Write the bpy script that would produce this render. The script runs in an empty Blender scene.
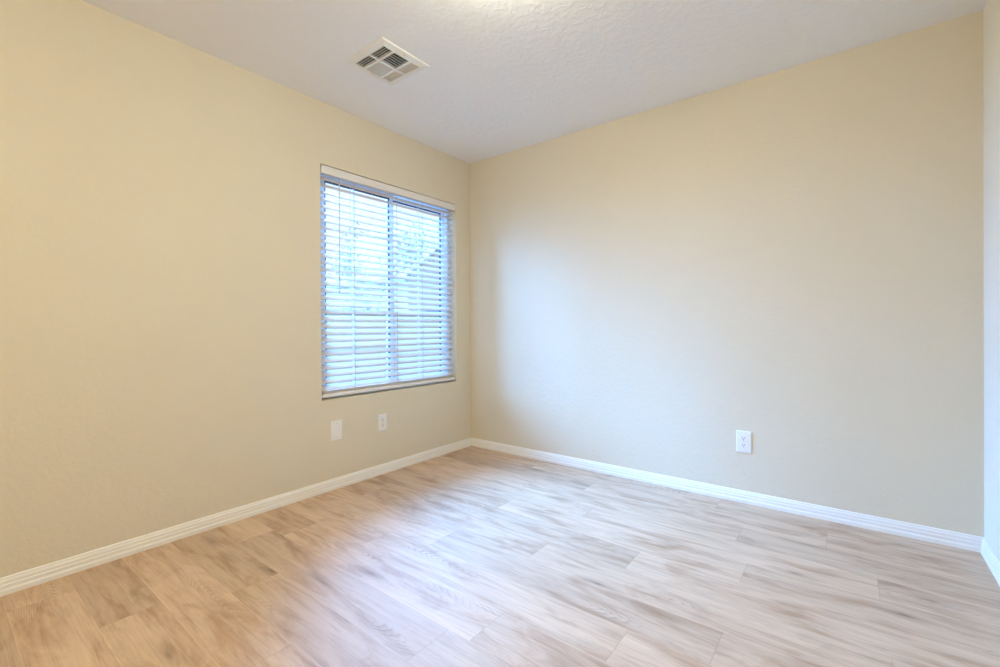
import bpy, bmesh, math, random
from mathutils import Matrix, Vector

# ------------------------------------------------------------------ camera, sky, sun, exposure
scene = bpy.context.scene
COL = scene.collection
R = math.radians
W, H, YF = 3.08, 2.44, -4.60          # room: x 0..W, y YF..0, z 0..H

F_PX, YAW, PIT, ROL = 452.03, 0.6590, -0.0034167, -0.0055966
cam_d = bpy.data.cameras.new('camera')
cam = bpy.data.objects.new('camera', cam_d); COL.objects.link(cam)
fw = Vector((-math.sin(YAW) * math.cos(PIT), math.cos(YAW) * math.cos(PIT), math.sin(PIT)))
r0 = Vector((math.cos(YAW), math.sin(YAW), 0)); u0 = r0.cross(fw)
cr = r0 * math.cos(ROL) + u0 * math.sin(ROL)
cu = -r0 * math.sin(ROL) + u0 * math.cos(ROL)
M = Matrix((cr, cu, -fw)).transposed().to_4x4()
M.translation = Vector((2.6043, -2.9419, 1.0313))
cam.matrix_world = M
cam_d.sensor_width = 36.0
cam_d.lens = F_PX / 1000 * 36
cam_d.shift_y = -0.0056
cam_d.clip_start = 0.02
scene.camera = cam

world = bpy.data.worlds.new('overcast_sky'); scene.world = world
world.use_nodes = True
bg = world.node_tree.nodes['Background']
bg.inputs['Color'].default_value = (0.82, 0.90, 1.0, 1)
bg.inputs['Strength'].default_value = 1.25

sun_d = bpy.data.lights.new('hazy_sun', 'SUN')
sun_d.energy = 118.0
sun_d.angle = R(76)
sun_d.color = (0.14, 0.43, 1.0)
sun = bpy.data.objects.new('hazy_sun', sun_d); COL.objects.link(sun)
SUN_EL, SUN_AZ = R(18), R(4)
sdir = Vector((math.cos(SUN_EL) * math.cos(SUN_AZ), -math.cos(SUN_EL) * math.sin(SUN_AZ), -math.sin(SUN_EL)))
sun.rotation_euler = sdir.to_track_quat('-Z', 'Y').to_euler()
sun.location = (-6, 0, 6)

LAMP_COLOR = (1.0, 0.92, 0.66)
LAMP_STRENGTH = 87.0

scene.view_settings.view_transform = 'Standard'
scene.view_settings.look = 'None'
scene.view_settings.exposure = 0.0
scene.view_settings.gamma = 1.0
scene.view_settings.use_curve_mapping = False
scene.cycles.max_bounces = 14
scene.cycles.diffuse_bounces = 8
scene.cycles.transparent_max_bounces = 16
scene.cycles.caustics_reflective = False
scene.cycles.caustics_refractive = False
scene.cycles.sample_clamp_indirect = 4.0

# ------------------------------------------------------------------ materials
def new_mat(name):
    m = bpy.data.materials.new(name); m.use_nodes = True
    nt = m.node_tree
    return m, nt, nt.nodes['Principled BSDF']

def node(nt, kind, **kw):
    n = nt.nodes.new(kind)
    for k, v in kw.items(): setattr(n, k, v)
    return n

def plain(name, color, rough=0.5, metal=0.0, noise=0.0, spec=0.5):
    m, nt, b = new_mat(name)
    b.inputs['Roughness'].default_value = rough
    b.inputs['Metallic'].default_value = metal
    b.inputs['Specular IOR Level'].default_value = spec
    if noise:
        tc = node(nt, 'ShaderNodeTexCoord'); nz = node(nt, 'ShaderNodeTexNoise')
        nz.inputs['Scale'].default_value = 14
        nt.links.new(tc.outputs['Object'], nz.inputs['Vector'])
        rp = node(nt, 'ShaderNodeValToRGB')
        rp.color_ramp.elements[0].color = tuple(c * (1 - noise) for c in color) + (1,)
        rp.color_ramp.elements[1].color = tuple(min(1, c * (1 + noise)) for c in color) + (1,)
        nt.links.new(nz.outputs['Fac'], rp.inputs['Fac'])
        nt.links.new(rp.outputs['Color'], b.inputs['Base Color'])
    else:
        b.inputs['Base Color'].default_value = tuple(color) + (1,)
    return m

def paint(name, color, scale=55.0, bump=0.12, dist=0.004, rough=0.7, flat=0.45):
    """rolled paint over a sprayed, knocked-down plaster texture"""
    m, nt, b = new_mat(name)
    b.inputs['Roughness'].default_value = rough
    b.inputs['Specular IOR Level'].default_value = 0.3
    tc = node(nt, 'ShaderNodeTexCoord')
    big = node(nt, 'ShaderNodeTexNoise'); big.inputs['Scale'].default_value = 3.0
    nt.links.new(tc.outputs['Object'], big.inputs['Vector'])
    cr_ = node(nt, 'ShaderNodeValToRGB')
    cr_.color_ramp.elements[0].color = tuple(c * 0.985 for c in color) + (1,)
    cr_.color_ramp.elements[1].color = tuple(min(1, c * 1.015) for c in color) + (1,)
    nt.links.new(big.outputs['Fac'], cr_.inputs['Fac'])
    nt.links.new(cr_.outputs['Color'], b.inputs['Base Color'])
    n1 = node(nt, 'ShaderNodeTexNoise'); n1.inputs['Scale'].default_value = scale
    n1.inputs['Detail'].default_value = 3.0; n1.inputs['Distortion'].default_value = 0.6
    nt.links.new(tc.outputs['Object'], n1.inputs['Vector'])
    rmp = node(nt, 'ShaderNodeValToRGB')
    rmp.color_ramp.elements[0].position = flat
    rmp.color_ramp.elements[1].position = flat + 0.16
    nt.links.new(n1.outputs['Fac'], rmp.inputs['Fac'])
    bp = node(nt, 'ShaderNodeBump')
    bp.inputs['Strength'].default_value = bump; bp.inputs['Distance'].default_value = dist
    nt.links.new(rmp.outputs['Color'], bp.inputs['Height'])
    nt.links.new(bp.outputs['Normal'], b.inputs['Normal'])
    return m

MAT = {}
MAT['wall'] = paint('beige_wall_paint', (0.70, 0.635, 0.505), 38, 0.12, 0.004)
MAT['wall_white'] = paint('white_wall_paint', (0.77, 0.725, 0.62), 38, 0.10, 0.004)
MAT['ceiling'] = paint('ceiling_paint', (0.88, 0.90, 0.94), 30, 0.16, 0.006)
MAT['trim'] = plain('trim_enamel', (0.84, 0.83, 0.80), 0.35, noise=0.01)
MAT['vinyl'] = plain('window_vinyl', (0.80, 0.82, 0.85), 0.4, noise=0.01)
MAT['gasket'] = plain('window_gasket', (0.05, 0.06, 0.09), 0.7, noise=0.1)
MAT['slat'] = plain('blind_slat', (0.64, 0.60, 0.57), 0.45, noise=0.01)
MAT['rail'] = plain('blind_rail', (0.78, 0.77, 0.77), 0.4, noise=0.01)
MAT['cord'] = plain('blind_cord', (0.42, 0.42, 0.46), 0.8, noise=0.05)
MAT['wand'] = plain('blind_wand', (0.55, 0.56, 0.60), 0.25, noise=0.02)
MAT['vent'] = plain('vent_enamel', (0.82, 0.82, 0.80), 0.4, noise=0.02)
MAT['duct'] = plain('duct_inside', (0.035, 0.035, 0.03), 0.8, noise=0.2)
MAT['plate'] = plain('outlet_plastic', (0.82, 0.82, 0.82), 0.35, noise=0.01)
MAT['slot'] = plain('outlet_slot', (0.03, 0.03, 0.03), 0.6, noise=0.1)
MAT['screw'] = plain('painted_screw', (0.62, 0.61, 0.58), 0.35, 0.3, noise=0.02)
MAT['nickel'] = plain('brushed_nickel', (0.60, 0.58, 0.54), 0.35, 1.0, noise=0.03)

def glass_mat():
    m = bpy.data.materials.new('window_glass'); m.use_nodes = True
    nt = m.node_tree; nt.nodes.clear()
    out = node(nt, 'ShaderNodeOutputMaterial'); mix = node(nt, 'ShaderNodeMixShader')
    tr = node(nt, 'ShaderNodeBsdfTransparent'); gl = node(nt, 'ShaderNodeBsdfGlossy')
    tr.inputs['Color'].default_value = (0.95, 0.97, 0.98, 1)
    gl.inputs['Roughness'].default_value = 0.02
    # Schlick reflectance, the same from both faces of the thin pane
    lw = node(nt, 'ShaderNodeLayerWeight'); lw.inputs['Blend'].default_value = 0.5
    pw = node(nt, 'ShaderNodeMath', operation='POWER'); pw.inputs[1].default_value = 5.0
    ma = node(nt, 'ShaderNodeMath', operation='MULTIPLY_ADD'); ma.inputs[1].default_value = 0.90; ma.inputs[2].default_value = 0.04
    nt.links.new(lw.outputs['Facing'], pw.inputs[0]); nt.links.new(pw.outputs[0], ma.inputs[0])
    nt.links.new(ma.outputs[0], mix.inputs['Fac'])
    nt.links.new(tr.outputs['BSDF'], mix.inputs[1]); nt.links.new(gl.outputs['BSDF'], mix.inputs[2])
    nt.links.new(mix.outputs['Shader'], out.inputs['Surface'])
    return m
MAT['glass'] = glass_mat()

def dome_mat():
    m, nt, b = new_mat('lit_frosted_dome')
    b.inputs['Base Color'].default_value = (0.9, 0.88, 0.84, 1)
    b.inputs['Emission Color'].default_value = LAMP_COLOR + (1,)
    b.inputs['Emission Strength'].default_value = LAMP_STRENGTH
    return m
MAT['dome'] = dome_mat()

def floor_mat():
    m, nt, b = new_mat('oak_plank_vinyl')
    L = nt.links.new
    uv = node(nt, 'ShaderNodeUVMap'); uv.uv_map = 'plank_uv'
    at = node(nt, 'ShaderNodeAttribute'); at.attribute_name = 'plank_rand'
    sx = node(nt, 'ShaderNodeSeparateXYZ'); L(uv.outputs['UV'], sx.inputs[0])
    sr = node(nt, 'ShaderNodeSeparateColor'); L(at.outputs['Color'], sr.inputs[0])
    def math_(op, a, c, clamp=False):
        n = node(nt, 'ShaderNodeMath', operation=op); n.use_clamp = clamp
        for i, v in enumerate((a, c)):
            if isinstance(v, (int, float)): n.inputs[i].default_value = v
            elif v is not None: L(v, n.inputs[i])
        return n.outputs[0]
    def coords(su, sv, seed):
        cx = node(nt, 'ShaderNodeCombineXYZ')
        L(math_('ADD', math_('MULTIPLY', sx.outputs['X'], su), math_('MULTIPLY', sr.outputs['Red'], 37.0 + seed)), cx.inputs[0])
        L(math_('ADD', math_('MULTIPLY', sx.outputs['Y'], sv), math_('MULTIPLY', sr.outputs['Green'], 19.0 + seed)), cx.inputs[1])
        L(math_('MULTIPLY', sr.outputs['Blue'], 11.0 + seed), cx.inputs[2])
        return cx.outputs[0]
    def noise_(vec, scale, detail=4.0, dist=0.0, rough=0.55):
        n = node(nt, 'ShaderNodeTexNoise'); n.inputs['Scale'].default_value = scale
        n.inputs['Detail'].default_value = detail; n.inputs['Distortion'].default_value = dist
        n.inputs['Roughness'].default_value = rough
        L(vec, n.inputs['Vector']); return n.outputs['Fac']
    def ramp(fac, stops):
        n = node(nt, 'ShaderNodeValToRGB'); cr_ = n.color_ramp
        while len(cr_.elements) < len(stops): cr_.elements.new(0.5)
        for e, (p, c) in zip(cr_.elements, stops):
            e.position = p; e.color = (c, c, c, 1) if isinstance(c, float) else c + (1,)
        L(fac, n.inputs['Fac']); return n.outputs['Color']
    def mix(fac, a, c, mode='MIX'):
        n = node(nt, 'ShaderNodeMix', data_type='RGBA', blend_type=mode)
        if isinstance(fac, float): n.inputs[0].default_value = fac
        else: L(fac, n.inputs[0])
        for i, v in ((6, a), (7, c)):
            if isinstance(v, tuple): n.inputs[i].default_value = v + (1,)
            else: L(v, n.inputs[i])
        return n.outputs[2]
    # long cloudy figure, fine fibre, cathedral rings, knots
    cloud = noise_(coords(1.5, 11.0, 0), 1.5, 5.0, 0.9, 0.62)
    fibre = noise_(coords(4.5, 120.0, 3), 1.0, 6.0, 0.8, 0.65)
    base = ramp(cloud, [(0.30, (0.44, 0.285, 0.18)), (0.46, (0.555, 0.39, 0.268)), (0.62, (0.61, 0.445, 0.312))])
    base = mix(0.55, base, ramp(fibre, [(0.32, 0.70), (0.52, 1.0), (0.72, 1.08)]), 'MULTIPLY')
    wv = node(nt, 'ShaderNodeTexWave', wave_type='RINGS', rings_direction='Z', wave_profile='SAW')
    wv.inputs['Scale'].default_value = 5.5; wv.inputs['Distortion'].default_value = 4.5
    wv.inputs['Detail'].default_value = 2.0; wv.inputs['Detail Scale'].default_value = 0.7
    cw = node(nt, 'ShaderNodeCombineXYZ')
    # ring centre lies somewhere along each plank
    L(math_('MULTIPLY', math_('SUBTRACT', sx.outputs['X'], math_('MULTIPLY', sr.outputs['Green'], 1.2)), 1.5), cw.inputs[0])
    L(math_('MULTIPLY', math_('SUBTRACT', sx.outputs['Y'], math_('ADD', math_('MULTIPLY', sr.outputs['Blue'], 0.10), 0.04)), 13.0), cw.inputs[1])
    L(cw.outputs[0], wv.inputs['Vector'])
    figure = ramp(noise_(coords(1.4, 7.0, 7), 1.5, 2.0, 0.3), [(0.55, 0.0), (0.68, 1.0)])
    ring = ramp(wv.outputs['Fac'], [(0.0, 0.60), (0.45, 0.96), (1.0, 1.06)])
    base = mix(figure, base, mix(0.85, base, ring, 'MULTIPLY'))
    vo = node(nt, 'ShaderNodeTexVoronoi'); vo.inputs['Scale'].default_value = 1.0
    L(coords(1.9, 7.0, 5), vo.inputs['Vector'])
    knot = ramp(vo.outputs['Distance'], [(0.02, 0.50), (0.07, 0.80), (0.24, 1.0)])
    base = mix(1.0, base, knot, 'MULTIPLY')
    patch = ramp(noise_(coords(2.2, 6.0, 13), 1.3, 4.0, 1.0, 0.6), [(0.50, 0.0), (0.68, 1.0)])
    base = mix(math_('MULTIPLY', patch, 0.85), base, mix(1.0, base, (0.76, 0.70, 0.64), 'MULTIPLY'))
    tone = ramp(sr.outputs['Blue'], [(0.0, 0.90), (0.5, 1.0), (1.0, 1.07)])
    base = mix(1.0, base, tone, 'MULTIPLY')
    # plank edges: a fine eased seam
    vy = math_('MULTIPLY', math_('ABSOLUTE', math_('SUBTRACT', sx.outputs['Y'], 0.091), None), 1.0)
    seam = ramp(math_('DIVIDE', math_('SUBTRACT', 0.091, vy), 0.004), [(0.25, 1.0), (0.55, 0.0)])
    base = mix(seam, base, mix(1.0, base, (1.12, 1.12, 1.12), 'MULTIPLY'))
    ax = node(nt, 'ShaderNodeAttribute'); ax.attribute_name = 'plank_end'
    endm = ramp(math_('DIVIDE', math_('ABSOLUTE', ax.outputs['Fac'], None), 0.005), [(0.25, 1.0), (0.6, 0.0)])
    base = mix(endm, base, mix(1.0, base, (0.88, 0.87, 0.86), 'MULTIPLY'))
    L(base, b.inputs['Base Color'])
    b.inputs['Roughness'].default_value = 0.55
    b.inputs['Specular IOR Level'].default_value = 0.3
    bp = node(nt, 'ShaderNodeBump'); bp.inputs['Strength'].default_value = 0.12
    bp.inputs['Distance'].default_value = 0.0015
    L(fibre, bp.inputs['Height']); L(bp.outputs['Normal'], b.inputs['Normal'])
    return m
MAT['floor'] = floor_mat()

# ------------------------------------------------------------------ helpers
def add_box(bm, lo, hi, mat=None, mi=0):
    vs = [bm.verts.new((x, y, z)) for x in (lo[0], hi[0]) for y in (lo[1], hi[1]) for z in (lo[2], hi[2])]
    if mat is not None:
        for v in vs: v.co = mat @ v.co
    for idx in ((0, 1, 3, 2), (4, 6, 7, 5), (0, 4, 5, 1), (2, 3, 7, 6), (0, 2, 6, 4), (1, 5, 7, 3)):
        f = bm.faces.new([vs[i] for i in idx]); f.material_index = mi
    return vs

def add_tube(bm, pts, r, n=8):
    rings = []
    pts = [Vector(p) for p in pts]
    for i, p in enumerate(pts):
        d = (pts[min(i + 1, len(pts) - 1)] - pts[max(i - 1, 0)]).normalized()
        a = d.orthogonal().normalized() if abs(d.z) < 0.99 else Vector((1, 0, 0))
        c = d.cross(a).normalized(); a = c.cross(d).normalized()
        rr = r[i] if isinstance(r, (list, tuple)) else r
        rings.append([bm.verts.new(p + (a * math.cos(t) + c * math.sin(t)) * rr) for t in (2 * math.pi * k / n for k in range(n))])
    for A, B in zip(rings, rings[1:]):
        for k in range(n): bm.faces.new((A[k], A[(k + 1) % n], B[(k + 1) % n], B[k]))
    bm.faces.new(rings[0][::-1]); bm.faces.new(rings[-1])

def add_lathe(bm, prof, n=32, mat=None):
    """prof: list of (radius, height) about local z"""
    rings = []
    for (r, z) in prof:
        if r < 1e-6: rings.append([bm.verts.new((0, 0, z))])
        else: rings.append([bm.verts.new((r * math.cos(t), r * math.sin(t), z)) for t in (2 * math.pi * k / n for k in range(n))])
    for A, B in zip(rings, rings[1:]):
        if len(A) == 1 and len(B) == 1: continue
        for k in range(n):
            k2 = (k + 1) % n
            if len(A) == 1: bm.faces.new((A[0], B[k], B[k2]))
            elif len(B) == 1: bm.faces.new((A[k], A[k2], B[0]))
            else: bm.faces.new((A[k], A[k2], B[k2], B[k]))
    if mat is not None:
        for ring in rings:
            for v in ring: v.co = mat @ v.co

def add_prism(bm, prof, to3, t0, t1):
    """extrude closed profile [(a,b)] from t0 to t1; to3(a,b,t) -> point"""
    A = [bm.verts.new(to3(a, c, t0(a, c) if callable(t0) else t0)) for a, c in prof]
    B = [bm.verts.new(to3(a, c, t1(a, c) if callable(t1) else t1)) for a, c in prof]
    n = len(prof)
    for k in range(n): bm.faces.new((A[k], A[(k + 1) % n], B[(k + 1) % n], B[k]))
    bm.faces.new(A[::-1]); bm.faces.new(B)

def obj(name, bm, mat, parent=None, bevel=0.0, smooth=False, seg=2):
    bmesh.ops.recalc_face_normals(bm, faces=bm.faces)
    me = bpy.data.meshes.new(name); bm.to_mesh(me); bm.free()
    for m in (mat if isinstance(mat, (list, tuple)) else [mat]): me.materials.append(m)
    if smooth:
        for p in me.polygons: p.use_smooth = True
    o = bpy.data.objects.new(name, me); COL.objects.link(o)
    if parent:
        o.parent = parent
        # meshes are authored in world coordinates: bring them into the parent's frame
        me.transform(chain(parent).inverted())
    if bevel:
        md = o.modifiers.new('eased_edges', 'BEVEL'); md.width = bevel; md.segments = seg
        md.limit_method = 'ANGLE'; md.angle_limit = R(40)
    return o

def chain(o):
    m = Matrix.Translation(o.location)
    return chain(o.parent) @ m if o.parent else m

def tag(o, label=None, cat=None, group=None, kind=None):
    for k, v in (('label', label), ('category', cat), ('group', group), ('kind', kind)):
        if v: o[k] = v
    return o

def empty(name, loc, **kw):
    o = bpy.data.objects.new(name, None); COL.objects.link(o); o.location = loc
    o.empty_display_size = 0.1
    return tag(o, **kw)

def struct(name, bm, mat, label, cat, **kw):
    return tag(obj(name, bm, mat, **kw), label, cat, kind='structure')

# ------------------------------------------------------------------ room shell
TH = 0.15
OY0, OY1, OZ0, OZ1 = -1.398, -0.179, 0.572, 2.053      # window opening in the left wall

def build_floor():
    PW, PL, Y0 = 0.182, 1.235, -0.016
    joints = {0: 2.0, 1: 2.513, 2: 2.17, 3: 2.69, 4: 2.251, 5: 0.61, 6: 1.469, 7: 2.264, 8: 2.008, 9: 0.38,
              10: 1.52, 11: 0.703, 12: 1.162, 13: 0.557, 14: 0.178, 15: 1.0, 16: 0.3, 17: 0.8, 18: 0.1, -1: 0.9}
    rnd = random.Random(11)
    bm = bmesh.new()
    uvl = bm.loops.layers.uv.new('plank_uv')
    rl = bm.loops.layers.float_color.new('plank_rand')
    el = bm.loops.layers.float.new('plank_end')
    for k in range(-1, 27):
        ya, yb = Y0 - PW * k, Y0 - PW * (k + 1)
        y1, y0 = min(ya, 0.0), max(yb, YF)
        if y1 <= y0 + 1e-6: continue
        j = joints.get(k, rnd.random() * PL)
        while j > 0: j -= PL
        while j < W:
            x0, x1 = max(j, 0.0), min(j + PL, W)
            if x1 > x0 + 1e-6:
                c = (rnd.random(), rnd.random(), rnd.random(), 1)
                xm = (x0 + x1) / 2
                for xa, xb in ((x0, xm), (xm, x1)):
                    vs = [bm.verts.new((x, y, 0)) for x, y in ((xa, y0), (xb, y0), (xb, y1), (xa, y1))]
                    f = bm.faces.new(vs)
                    for lp in f.loops:
                        lp[uvl].uv = (lp.vert.co.x - j, lp.vert.co.y - yb)
                        lp[rl] = c
                        lp[el] = lp.vert.co.x - j if xa == x0 else j + PL - lp.vert.co.x
            j += PL
    bmesh.ops.remove_doubles(bm, verts=bm.verts, dist=1e-5)
    # underside slab
    add_box(bm, (-TH, YF - TH, -0.12), (W + TH, TH, -0.006))
    o = struct('floor', bm, MAT['floor'], 'pale oak plank floor running towards the window wall', 'floor')
    return o
build_floor()

bm = bmesh.new(); add_box(bm, (-TH, YF - TH, H), (W + TH, TH, H + 0.12))
struct('ceiling', bm, MAT['ceiling'], 'white ceiling with knocked-down plaster texture', 'ceiling')

bm = bmesh.new()                                                # left wall: one shell with a window hole
def wall_with_hole(bm):
    ys = (YF - TH, OY0, OY1, TH); zs = (0.0, OZ0, OZ1, H)
    vi = {}
    for s, x in enumerate((0.0, -TH)):
        for i, y in enumerate(ys):
            for k, z in enumerate(zs): vi[s, i, k] = bm.verts.new((x, y, z))
    for i in range(3):
        for k in range(3):
            if (i, k) == (1, 1): continue
            bm.faces.new([vi[0, a, c] for a, c in ((i, k), (i + 1, k), (i + 1, k + 1), (i, k + 1))])
            bm.faces.new([vi[1, a, c] for a, c in ((i, k), (i, k + 1), (i + 1, k + 1), (i + 1, k))])
    hole = [(1, 1), (2, 1), (2, 2), (1, 2)]
    for (a, c), (d, e) in zip(hole, hole[1:] + hole[:1]):
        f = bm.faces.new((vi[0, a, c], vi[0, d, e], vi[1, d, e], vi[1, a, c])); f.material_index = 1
    rim = [(i, 0) for i in range(4)] + [(3, k) for k in range(1, 4)] + [(i, 3) for i in (2, 1, 0)] + [(0, k) for k in (2, 1)]
    for (a, c), (d, e) in zip(rim, rim[1:] + rim[:1]):
        bm.faces.new((vi[0, a, c], vi[1, a, c], vi[1, d, e], vi[0, d, e]))
wall_with_hole(bm)
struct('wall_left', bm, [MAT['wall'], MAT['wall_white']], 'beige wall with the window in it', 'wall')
bm = bmesh.new(); add_box(bm, (0, 0, 0), (W, TH, H))
struct('wall_back', bm, MAT['wall'], 'wide beige wall facing the camera, with one outlet', 'wall')
bm = bmesh.new(); add_box(bm, (W, YF, 0), (W + TH, TH, H))
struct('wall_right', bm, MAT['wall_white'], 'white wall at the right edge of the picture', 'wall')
bm = bmesh.new(); add_box(bm, (0, YF - TH, 0), (W + TH, YF, H))
struct('wall_front', bm, MAT['wall'], 'beige wall behind the camera', 'wall')

# baseboards: a moulded profile (thickness, height), mitred at the corners
BB = [(0, 0), (0.0145, 0), (0.0145, 0.017), (0.0128, 0.021), (0.0112, 0.024), (0.0110, 0.038), (0.0092, 0.041), (0.0090, 0.050),
      (0.0075, 0.055), (0.0055, 0.059), (0.0050, 0.064), (0.0030, 0.067), (0, 0.068)]
def baseboard(name, to3, t0, t1, label):
    bm = bmesh.new(); add_prism(bm, BB, to3, t0, t1)
    struct(name, bm, MAT['trim'], label, 'baseboard')
baseboard('baseboard_left', lambda a, c, t: (a, t, c), lambda a, c: YF + a, lambda a, c: -a, 'white moulded baseboard under the window wall')
baseboard('baseboard_back', lambda a, c, t: (t, -a, c), lambda a, c: a, lambda a, c: W - a, 'white moulded baseboard along the wide back wall')
baseboard('baseboard_right', lambda a, c, t: (W - a, t, c), lambda a, c: YF + a, lambda a, c: -a, 'white moulded baseboard at the right edge')
baseboard('baseboard_front', lambda a, c, t: (t, YF + a, c), lambda a, c: a, lambda a, c: W - a, 'white moulded baseboard behind the camera')

# ------------------------------------------------------------------ window: sliding sashes in a vinyl frame
WX0, WX1 = -0.122, -0.067
CY = (OY0 + OY1) / 2
win = empty('window_1', (WX0, CY, OZ0), label='white vinyl sliding window set in the beige wall', cat='window', kind='structure')
bm = bmesh.new()
FT = 0.036
for lo, hi in (((OY0, OZ0), (OY1, OZ0 + FT)), ((OY0, OZ1 - FT), (OY1, OZ1)), ((OY0, OZ0 + FT), (OY0 + FT, OZ1 - FT)), ((OY1 - FT, OZ0 + FT), (OY1, OZ1 - FT))):
    add_box(bm, (WX0, lo[0], lo[1]), (WX1, hi[0], hi[1]))
obj('window_frame', bm, MAT['vinyl'], win, 0.003)
def sash(y0, y1, x0, x1, ymunt):
    z0, z1 = OZ0 + FT + 0.003, OZ1 - FT - 0.003
    s = 0.034
    bm = bmesh.new()
    for lo, hi in (((y0, z0), (y1, z0 + s)), ((y0, z1 - s), (y1, z1)), ((y0, z0 + s), (y0 + s, z1 - s)), ((y1 - s, z0 + s), (y1, z1 - s))):
        add_box(bm, (x0, lo[0], lo[1]), (x1, hi[0], hi[1]))
    so = obj('sash', bm, MAT['vinyl'], win, 0.002)
    g = 0.009; a, b, c, d = y0 + s, y1 - s, z0 + s, z1 - s      # dark glazing gasket around the pane
    bm = bmesh.new()
    for lo, hi in (((a, c), (b, c + g)), ((a, d - g), (b, d)), ((a, c + g), (a + g, d - g)), ((b - g, c + g), (b, d - g))):
        add_box(bm, (x0 + 0.004, lo[0], lo[1]), (x1 - 0.004, hi[0], hi[1]))
    obj('gasket', bm, MAT['gasket'], so)
    xm = (x0 + x1) / 2
    bm = bmesh.new(); add_box(bm, (xm - 0.002, a + g, c + g), (xm + 0.002, b - g, d - g))
    obj('pane', bm, MAT['glass'], so)
    bm = bmesh.new()
    h = 0.005
    add_box(bm, (xm + 0.002, ymunt - h, c + g), (xm + 0.010, ymunt + h, d - g))
    n = 5
    for k in range(1, n):
        zz = c + (d - c) * k / n
        add_box(bm, (xm + 0.002, a + g, zz - h), (xm + 0.010, ymunt - h, zz + h))
        add_box(bm, (xm + 0.002, ymunt + h, zz - h), (xm + 0.010, b - g, zz + h))
    obj('muntin_grid', bm, MAT['vinyl'], so)
sash(OY0 + FT + 0.002, CY + 0.018, -0.094, -0.072, -1.115)
sash(CY - 0.018, OY1 - FT - 0.002, -0.119, -0.097, -0.500)
bm = bmesh.new(); add_box(bm, (-0.073, CY - 0.006, 1.20), (-0.065, CY + 0.010, 1.27))
obj('sash_latch', bm, MAT['vinyl'], win, 0.003)

# ------------------------------------------------------------------ window blind
BY0, BY1 = OY0 + 0.006, OY1 - 0.006
BX = -0.033
SLAT_W, TILT, PITCH = 0.050, R(36), 0.0442
blind = empty('window_blind', (BX, CY, 0.584),
              label='white horizontal slat blind hanging inside the window opening, slats half open', cat='blind')
bm = bmesh.new(); add_box(bm, (BX - 0.026, BY0 + 0.004, 2.003), (BX + 0.022, BY1 - 0.004, 2.050))
obj('headrail', bm, MAT['rail'], blind, 0.002)
bm = bmesh.new()                                                # valance: moulded front board with short returns
VP = [(0, 1.997), (0.006, 1.997), (0.008, 2.000), (0.008, 2.006), (0.0065, 2.009), (0.0065, 2.034), (0.009, 2.038), (0.009, 2.044), (0.006, 2.0465), (0, 2.0465)]
add_prism(bm, VP, lambda a, c, t: (-0.006 + a, t, c), BY0 + 0.001, BY1 - 0.001)
for y in (BY0 + 0.001, BY1 - 0.007): add_box(bm, (-0.030, y, 1.999), (-0.006, y + 0.006, 2.046))
obj('valance', bm, MAT['rail'], blind)
bm = bmesh.new()
def slat(bm, zc, tilt, y0=BY0 + 0.004, y1=BY1 - 0.010):
    n = 6; top, bot = [], []
    for i in range(n + 1):
        s = (i / n - 0.5) * SLAT_W
        crown = 0.0022 * (1 - (2 * i / n - 1) ** 2)
        for lst, dz in ((top, 0.0014), (bot, -0.0014)):
            lst.append((s * math.cos(tilt) + (crown + dz) * math.sin(tilt), zc - s * math.sin(tilt) + (crown + dz) * math.cos(tilt)))
    prof = top + bot[::-1]
    add_prism(bm, prof, lambda a, c, t: (BX + a, t, c), y0, y1)
slat_z = []
z = 1.974
while z > 0.642:
    slat(bm, z, TILT); slat_z.append(z); z -= PITCH
for k in range(4): slat(bm, 0.616 + k * 0.0046, R(1.5))
obj('slats', bm, MAT['slat'], blind)
bm = bmesh.new()
add_box(bm, (BX - 0.025, BY0 + 0.003, 0.588), (BX + 0.025, BY1 - 0.003, 0.612))
obj('bottom_rail', bm, MAT['rail'], blind, 0.004)
for y in (-1.147, -0.788, -0.540):                               # ladder strings with rungs
    bm = bmesh.new()
    ex, ez = SLAT_W / 2 * math.cos(TILT) + 0.0012, SLAT_W / 2 * math.sin(TILT)
    for s in (-1, 1): add_tube(bm, [(BX + s * ex, y, 2.003 - 0.02), (BX + s * ex, y, 0.600)], 0.0016, 6)
    for zc in slat_z:
        add_tube(bm, [(BX - ex, y + 0.001, zc + ez - 0.003), (BX + ex, y + 0.001, zc - ez - 0.003)], 0.0006, 4)
    obj('ladder_cord', bm, MAT['cord'], blind)
bm = bmesh.new()
wy = -1.268
add_tube(bm, [(-0.002, wy, 2.000), (0.004, wy, 1.985), (0.006, wy, 1.96), (0.006, wy - 0.003, 1.26), (0.006, wy - 0.003, 1.25)], [0.002, 0.0025, 0.0038, 0.0042, 0.003], 6)
obj('tilt_wand', bm, MAT['wand'], blind)

# ------------------------------------------------------------------ ceiling light (just above the picture) and an added fill light
def ceiling_light(LX, LY, label):
    light = empty('ceiling_light', (LX, LY, H), label=label, cat='ceiling light', group='round flush ceiling lights')
    T = Matrix.Translation((LX, LY, 0))
    bm = bmesh.new(); add_lathe(bm, [(0, H), (0.15, H), (0.152, H - 0.006), (0.145, H - 0.020), (0, H - 0.020)], 40, T)
    obj('base_pan', bm, MAT['nickel'], light, smooth=False)
    bm = bmesh.new()
    prof = [(0.140, H - 0.020)] + [(0.150 * math.cos(a), H - 0.030 - 0.075 * math.sin(a)) for a in (R(k * 10) for k in range(0, 9))] + [(0, H - 0.105)]
    add_lathe(bm, prof, 24, T)
    obj('dome', bm, MAT['dome'], light, smooth=True)
    bm = bmesh.new(); add_lathe(bm, [(0, H - 0.104), (0.010, H - 0.106), (0.012, H - 0.112), (0.006, H - 0.120), (0, H - 0.122)], 16, T)
    obj('finial', bm, MAT['nickel'], light, smooth=True)
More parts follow.
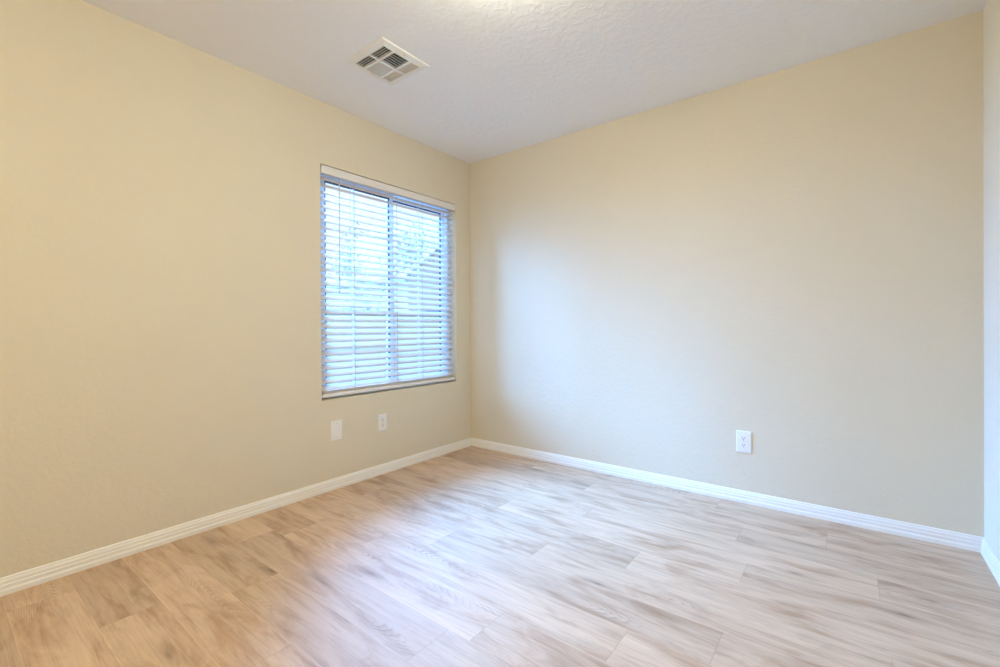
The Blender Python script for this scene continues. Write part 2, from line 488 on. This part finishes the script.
ceiling_light(1.645, -1.70, 'round frosted ceiling light just above the top edge, glowing warm on the ceiling')
ceiling_light(1.5, -3.70, 'round frosted fill light added out of view behind the camera to brighten the near walls')  # added fill lamp, never in view: lifts the walls nearest the camera

# ------------------------------------------------------------------ ceiling air vent
VX0, VX1, VY0, VY1 = 0.497, 0.812, -1.548, -1.240
vcx, vcy = (VX0 + VX1) / 2, (VY0 + VY1) / 2
vent = empty('ceiling_vent', (vcx, vcy, H), label='square white four-way air vent in the ceiling near the window', cat='air vent')
def rect_ring(bm, o, i, z0, z1):
    (ax0, ay0, ax1, ay1), (bx0, by0, bx1, by1) = o, i
    for lo, hi in (((ax0, ay0), (ax1, by0)), ((ax0, by1), (ax1, ay1)), ((ax0, by0), (bx0, by1)), ((bx1, by0), (ax1, by1))):
        add_box(bm, (lo[0], lo[1], z0), (hi[0], hi[1], z1))
vi = 0.038
ix0, ix1, iy0, iy1 = VX0 + vi, VX1 - vi, VY0 + vi, VY1 - vi
bm = bmesh.new()                                                # sloped flange: outer lip thin, inner rim lower
outer = [(VX0, VY0), (VX1, VY0), (VX1, VY1), (VX0, VY1)]
inner = [(ix0, iy0), (ix1, iy0), (ix1, iy1), (ix0, iy1)]
def loop(pts, z): return [bm.verts.new((x, y, z)) for x, y in pts]
def inset(d): return [(VX0 + d, VY0 + d), (VX1 - d, VY0 + d), (VX1 - d, VY1 - d), (VX0 + d, VY1 - d)]
Ls = [loop(outer, H), loop(outer, H - 0.004), loop(inset(0.008), H - 0.007), loop(inset(0.030), H - 0.010), loop(inner, H - 0.012), loop(inner, H)]
for A, B in zip(Ls, Ls[1:]):
    for k in range(4): bm.faces.new((A[k], A[(k + 1) % 4], B[(k + 1) % 4], B[k]))
obj('flange', bm, MAT['vent'], vent)
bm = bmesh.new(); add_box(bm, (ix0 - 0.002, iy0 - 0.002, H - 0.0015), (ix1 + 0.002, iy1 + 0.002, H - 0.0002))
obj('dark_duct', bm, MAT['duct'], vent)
sh = 0.056                                                      # depth of the end banks
bm = bmesh.new()
zt, zb = H - 0.0015, H - 0.0125
for lo, hi in (((ix0, iy0 + sh), (ix1, iy0 + sh + 0.012)), ((ix0, iy1 - sh - 0.012), (ix1, iy1 - sh)),
               ((vcx - 0.006, iy0 + sh + 0.012), (vcx + 0.006, iy1 - sh - 0.012)),
               ((vcx - 0.006, iy0), (vcx + 0.006, iy0 + sh)), ((vcx - 0.006, iy1 - sh), (vcx + 0.006, iy1))):
    add_box(bm, (lo[0], lo[1], zb), (hi[0], hi[1], zt))
obj('divider', bm, MAT['vent'], vent)
def louvers(lo, hi, axis, sign, n):
    """blades run along `axis`; the low edge leans towards `sign` on the other axis"""
    bm = bmesh.new()
    o = 1 - axis
    step = (hi[o] - lo[o]) / n
    for k in range(n):
        c = lo[o] + (k + 0.5) * step
        up, dn = c - sign * step * 0.17, c + sign * step * 0.17
        prof = [(up - 0.0011, H - 0.0020), (up + 0.0011, H - 0.0020), (dn + 0.0011, H - 0.0120), (dn - 0.0011, H - 0.0120)]
        if axis == 0: add_prism(bm, prof, lambda a, c_, t: (t, a, c_), lo[0], hi[0])
        else: add_prism(bm, prof, lambda a, c_, t: (a, t, c_), lo[1], hi[1])
    obj('louver_bank', bm, MAT['vent'], vent)
for x0, x1 in ((ix0, vcx - 0.006), (vcx + 0.006, ix1)):
    louvers((x0, iy0), (x1, iy0 + sh), 0, -1, 4)
    louvers((x0, iy1 - sh), (x1, iy1), 0, 1, 4)
louvers((ix0, iy0 + sh + 0.012), (vcx - 0.006, iy1 - sh - 0.012), 1, -1, 6)
louvers((vcx + 0.006, iy0 + sh + 0.012), (ix1, iy1 - sh - 0.012), 1, 1, 6)
for x in (VX0 + 0.02, VX1 - 0.02):
    bm = bmesh.new(); add_lathe(bm, [(0.0045, H - 0.0085), (0.004, H - 0.0105), (0, H - 0.0112)], 12, Matrix.Translation((x, vcy, 0)))
    obj('screw', bm, MAT['screw'], vent, smooth=True)

# ------------------------------------------------------------------ wall plates
def wall_frame(loc, on_left):
    """local (a across, b up, n out of the wall) -> world"""
    if on_left: return Matrix(((0, 0, 1, loc[0]), (1, 0, 0, loc[1]), (0, 1, 0, loc[2]), (0, 0, 0, 1)))
    return Matrix(((1, 0, 0, loc[0]), (0, 0, -1, loc[1]), (0, 1, 0, loc[2]), (0, 0, 0, 1)))

def plate_mesh(bm, Mx, w, h, t=0.006):
    def lp(d, z): return [bm.verts.new(Mx @ Vector((x, y, z))) for x, y in ((-w / 2 + d, -h / 2 + d), (w / 2 - d, -h / 2 + d), (w / 2 - d, h / 2 - d), (-w / 2 + d, h / 2 - d))]
    Ls = [lp(0, 0), lp(0, t * 0.45), lp(0.0015, t * 0.8), lp(0.005, t)]
    for A, B in zip(Ls, Ls[1:]):
        for k in range(4): bm.faces.new((A[k], A[(k + 1) % 4], B[(k + 1) % 4], B[k]))
    bm.faces.new(Ls[0][::-1]); bm.faces.new(Ls[-1])

def screw_at(Mx, x, y, t, root):
    bm = bmesh.new()
    add_lathe(bm, [(0.0034, t - 0.0005), (0.0032, t + 0.0008), (0, t + 0.0012)], 12, Mx @ Matrix.Translation((x, y, 0)))
    obj('screw', bm, MAT['screw'], root, smooth=True)

def outlet(loc, on_left, w, h, label):
    root = empty('wall_outlet', loc, label=label, cat='outlet', group='duplex wall outlets')
    Mx = wall_frame(loc, on_left); t = 0.006
    bm = bmesh.new(); plate_mesh(bm, Mx, w, h, t); obj('cover_plate', bm, MAT['plate'], root)
    for s in (-1, 1):
        cy = s * 0.0195
        bm = bmesh.new()                                        # rounded face with flat top and bottom
        pts = []
        for k in range(24):
            a = 2 * math.pi * k / 24
            pts.append((0.0172 * math.cos(a), max(-0.0140, min(0.0140, 0.0172 * math.sin(a)))))
        A = [bm.verts.new(Mx @ Vector((x, cy + y, t - 0.0005))) for x, y in pts]
        B = [bm.verts.new(Mx @ Vector((x * 0.97, cy + y * 0.97, t + 0.0022))) for x, y in pts]
        for k in range(24): bm.faces.new((A[k], A[(k + 1) % 24], B[(k + 1) % 24], B[k]))
        bm.faces.new(B)
        f = obj('receptacle', bm, MAT['plate'], root)
        for x, hh in ((-0.0063, 0.0085), (0.0063, 0.0070)):
            bm = bmesh.new(); add_box(bm, (x - 0.0013, cy + 0.0045 - hh / 2, t + 0.0018), (x + 0.0013, cy + 0.0045 + hh / 2, t + 0.0025), Mx)
            obj('slot', bm, MAT['slot'], f)
        bm = bmesh.new(); add_lathe(bm, [(0.0027, t + 0.0018), (0.0027, t + 0.0025), (0, t + 0.0025)], 12, Mx @ Matrix.Translation((0, cy - 0.0070, 0)))
        obj('ground_hole', bm, MAT['slot'], f)
    screw_at(Mx, 0, 0, t, root)
    return root
outlet((2.114, 0, 0.353), False, 0.079, 0.125, 'white duplex outlet low on the wide back wall, facing the camera')
outlet((0, -0.939, 0.360), True, 0.071, 0.115, 'small white duplex outlet under the window, nearer the corner than the blank plate')
root = empty('blank_wall_plate', (0, -1.300, 0.373), label='blank white cover plate under the left end of the window', cat='wall plate')
Mx = wall_frame((0, -1.300, 0.373), True)
bm = bmesh.new(); plate_mesh(bm, Mx, 0.080, 0.126); obj('cover_plate', bm, MAT['plate'], root)
for y in (-0.042, 0.042): screw_at(Mx, 0, y, 0.006, root)

# ------------------------------------------------------------------ outside the window
MAT['gravel'] = plain('pale_gravel', (0.30, 0.24, 0.19), 0.9, noise=0.2)
MAT['stucco'] = plain('pale_stucco', (0.58, 0.50, 0.42), 0.9, noise=0.03)
MAT['tile'] = plain('pale_roof_tile', (0.30, 0.29, 0.30), 0.8, noise=0.15)
MAT['block'] = plain('block_wall', (0.60, 0.51, 0.42), 0.9, noise=0.06)
MAT['pane_dark'] = plain('house_window_glass', (0.30, 0.34, 0.42), 0.2, noise=0.05)
MAT['bark'] = plain('pale_bark', (0.34, 0.33, 0.34), 0.9, noise=0.2)
MAT['leaf'] = plain('dusty_leaf', (0.46, 0.42, 0.33), 0.8, noise=0.15)

bm = bmesh.new(); add_box(bm, (-26, -6, -0.45), (-0.151, 26, -0.30))
struct('ground', bm, MAT['gravel'], 'pale gravel yard outside the window', 'ground')
bm = bmesh.new(); add_box(bm, (-4.30, -5, -0.30), (-4.15, 18, 1.25)); add_box(bm, (-4.34, -5, 1.25), (-4.11, 18, 1.32))
struct('garden_wall', bm, MAT['block'], 'pale block garden wall beyond the window', 'garden wall', bevel=0.01)

hx = -8.0
house = empty('neighbour_house', (hx, 9.0, -0.30), label='pale neighbouring house with a sloping roof edge seen through the blind', cat='house')
y0, y1, ze, yr, zr = 6.2, 12.6, 2.65, 9.4, 5.1
bm = bmesh.new()
add_prism(bm, [(y0, -0.30), (y1, -0.30), (y1, ze), (yr, zr), (y0, ze)], lambda a, c, t: (t, a, c), hx - 6, hx)
obj('wall', bm, MAT['stucco'], house)
bm = bmesh.new()
sl = (zr - ze) / (yr - y0)
for s in (-1, 1):
    ye = y0 - 0.35 if s < 0 else y1 + 0.35
    zz = ze - 0.35 * sl
    add_prism(bm, [(ye, zz), (yr, zr), (yr, zr + 0.14), (ye, zz + 0.14)], lambda a, c, t: (t, a, c), hx - 6.2, hx + 0.3)
obj('roof', bm, MAT['tile'], house)
for yc, zc in ((7.4, 0.55), (10.4, 0.9)):
    bm = bmesh.new(); add_box(bm, (hx - 0.02, yc - 0.55, zc), (hx + 0.03, yc + 0.55, zc + 1.1))
    o = obj('window_trim', bm, MAT['stucco'], house)
    bm = bmesh.new(); add_box(bm, (hx + 0.02, yc - 0.48, zc + 0.07), (hx + 0.04, yc + 0.48, zc + 1.03))
    obj('pane', bm, MAT['pane_dark'], o)

def tree(loc, height, seed, label):
    rnd = random.Random(seed)
    root = empty('garden_tree', loc, label=label, cat='tree')
    bmw, bml = bmesh.new(), bmesh.new()
    def leafs(p, n, sp):
        for _ in range(n):
            c = p + Vector((rnd.gauss(0, sp), rnd.gauss(0, sp), rnd.gauss(0, sp)))
            a = Vector((rnd.uniform(-1, 1), rnd.uniform(-1, 1), rnd.uniform(-1, 1))).normalized()
            q = a.orthogonal().normalized(); L_, w_ = rnd.uniform(0.05, 0.10), rnd.uniform(0.015, 0.03)
            n_ = a.cross(q)
            vs = [bml.verts.new(c - a * L_), bml.verts.new(c + q * w_), bml.verts.new(c + a * L_), bml.verts.new(c - q * w_)]
            top = bml.verts.new(c + n_ * 0.006)
            for k in range(4): bml.faces.new((vs[k], vs[(k + 1) % 4], top))
    def grow(p, d, ln, r, lev):
        pts, rs = [p], [r]
        for i in range(4):
            d = (d + Vector((rnd.gauss(0, .12), rnd.gauss(0, .12), rnd.gauss(0, .08)))).normalized()
            pts.append(pts[-1] + d * ln / 4); rs.append(r * (1 - 0.11 * (i + 1)))
        add_tube(bmw, pts, rs, 6)
        if lev == 0:
            leafs(pts[-1], 12, 0.12); leafs(pts[2], 6, 0.10); return
        for k in range(3 if lev > 1 else 4):
            q = pts[rnd.choice((2, 3, 4, 4))]
            nd = (d + Vector((rnd.uniform(-1, 1), rnd.uniform(-1, 1), rnd.uniform(-.1, .8))) * 0.9).normalized()
            grow(q, nd, ln * rnd.uniform(.6, .8), r * 0.55, lev - 1)
    grow(Vector(loc), Vector((0, 0, 1)), height * 0.42, 0.07, 3)
    obj('trunk', bmw, MAT['bark'], root, smooth=True)
    obj('foliage', bml, MAT['leaf'], root)
tree((-5.6, 3.0, -0.30), 3.2, 4, 'sparse pale tree seen through the left half of the blind')
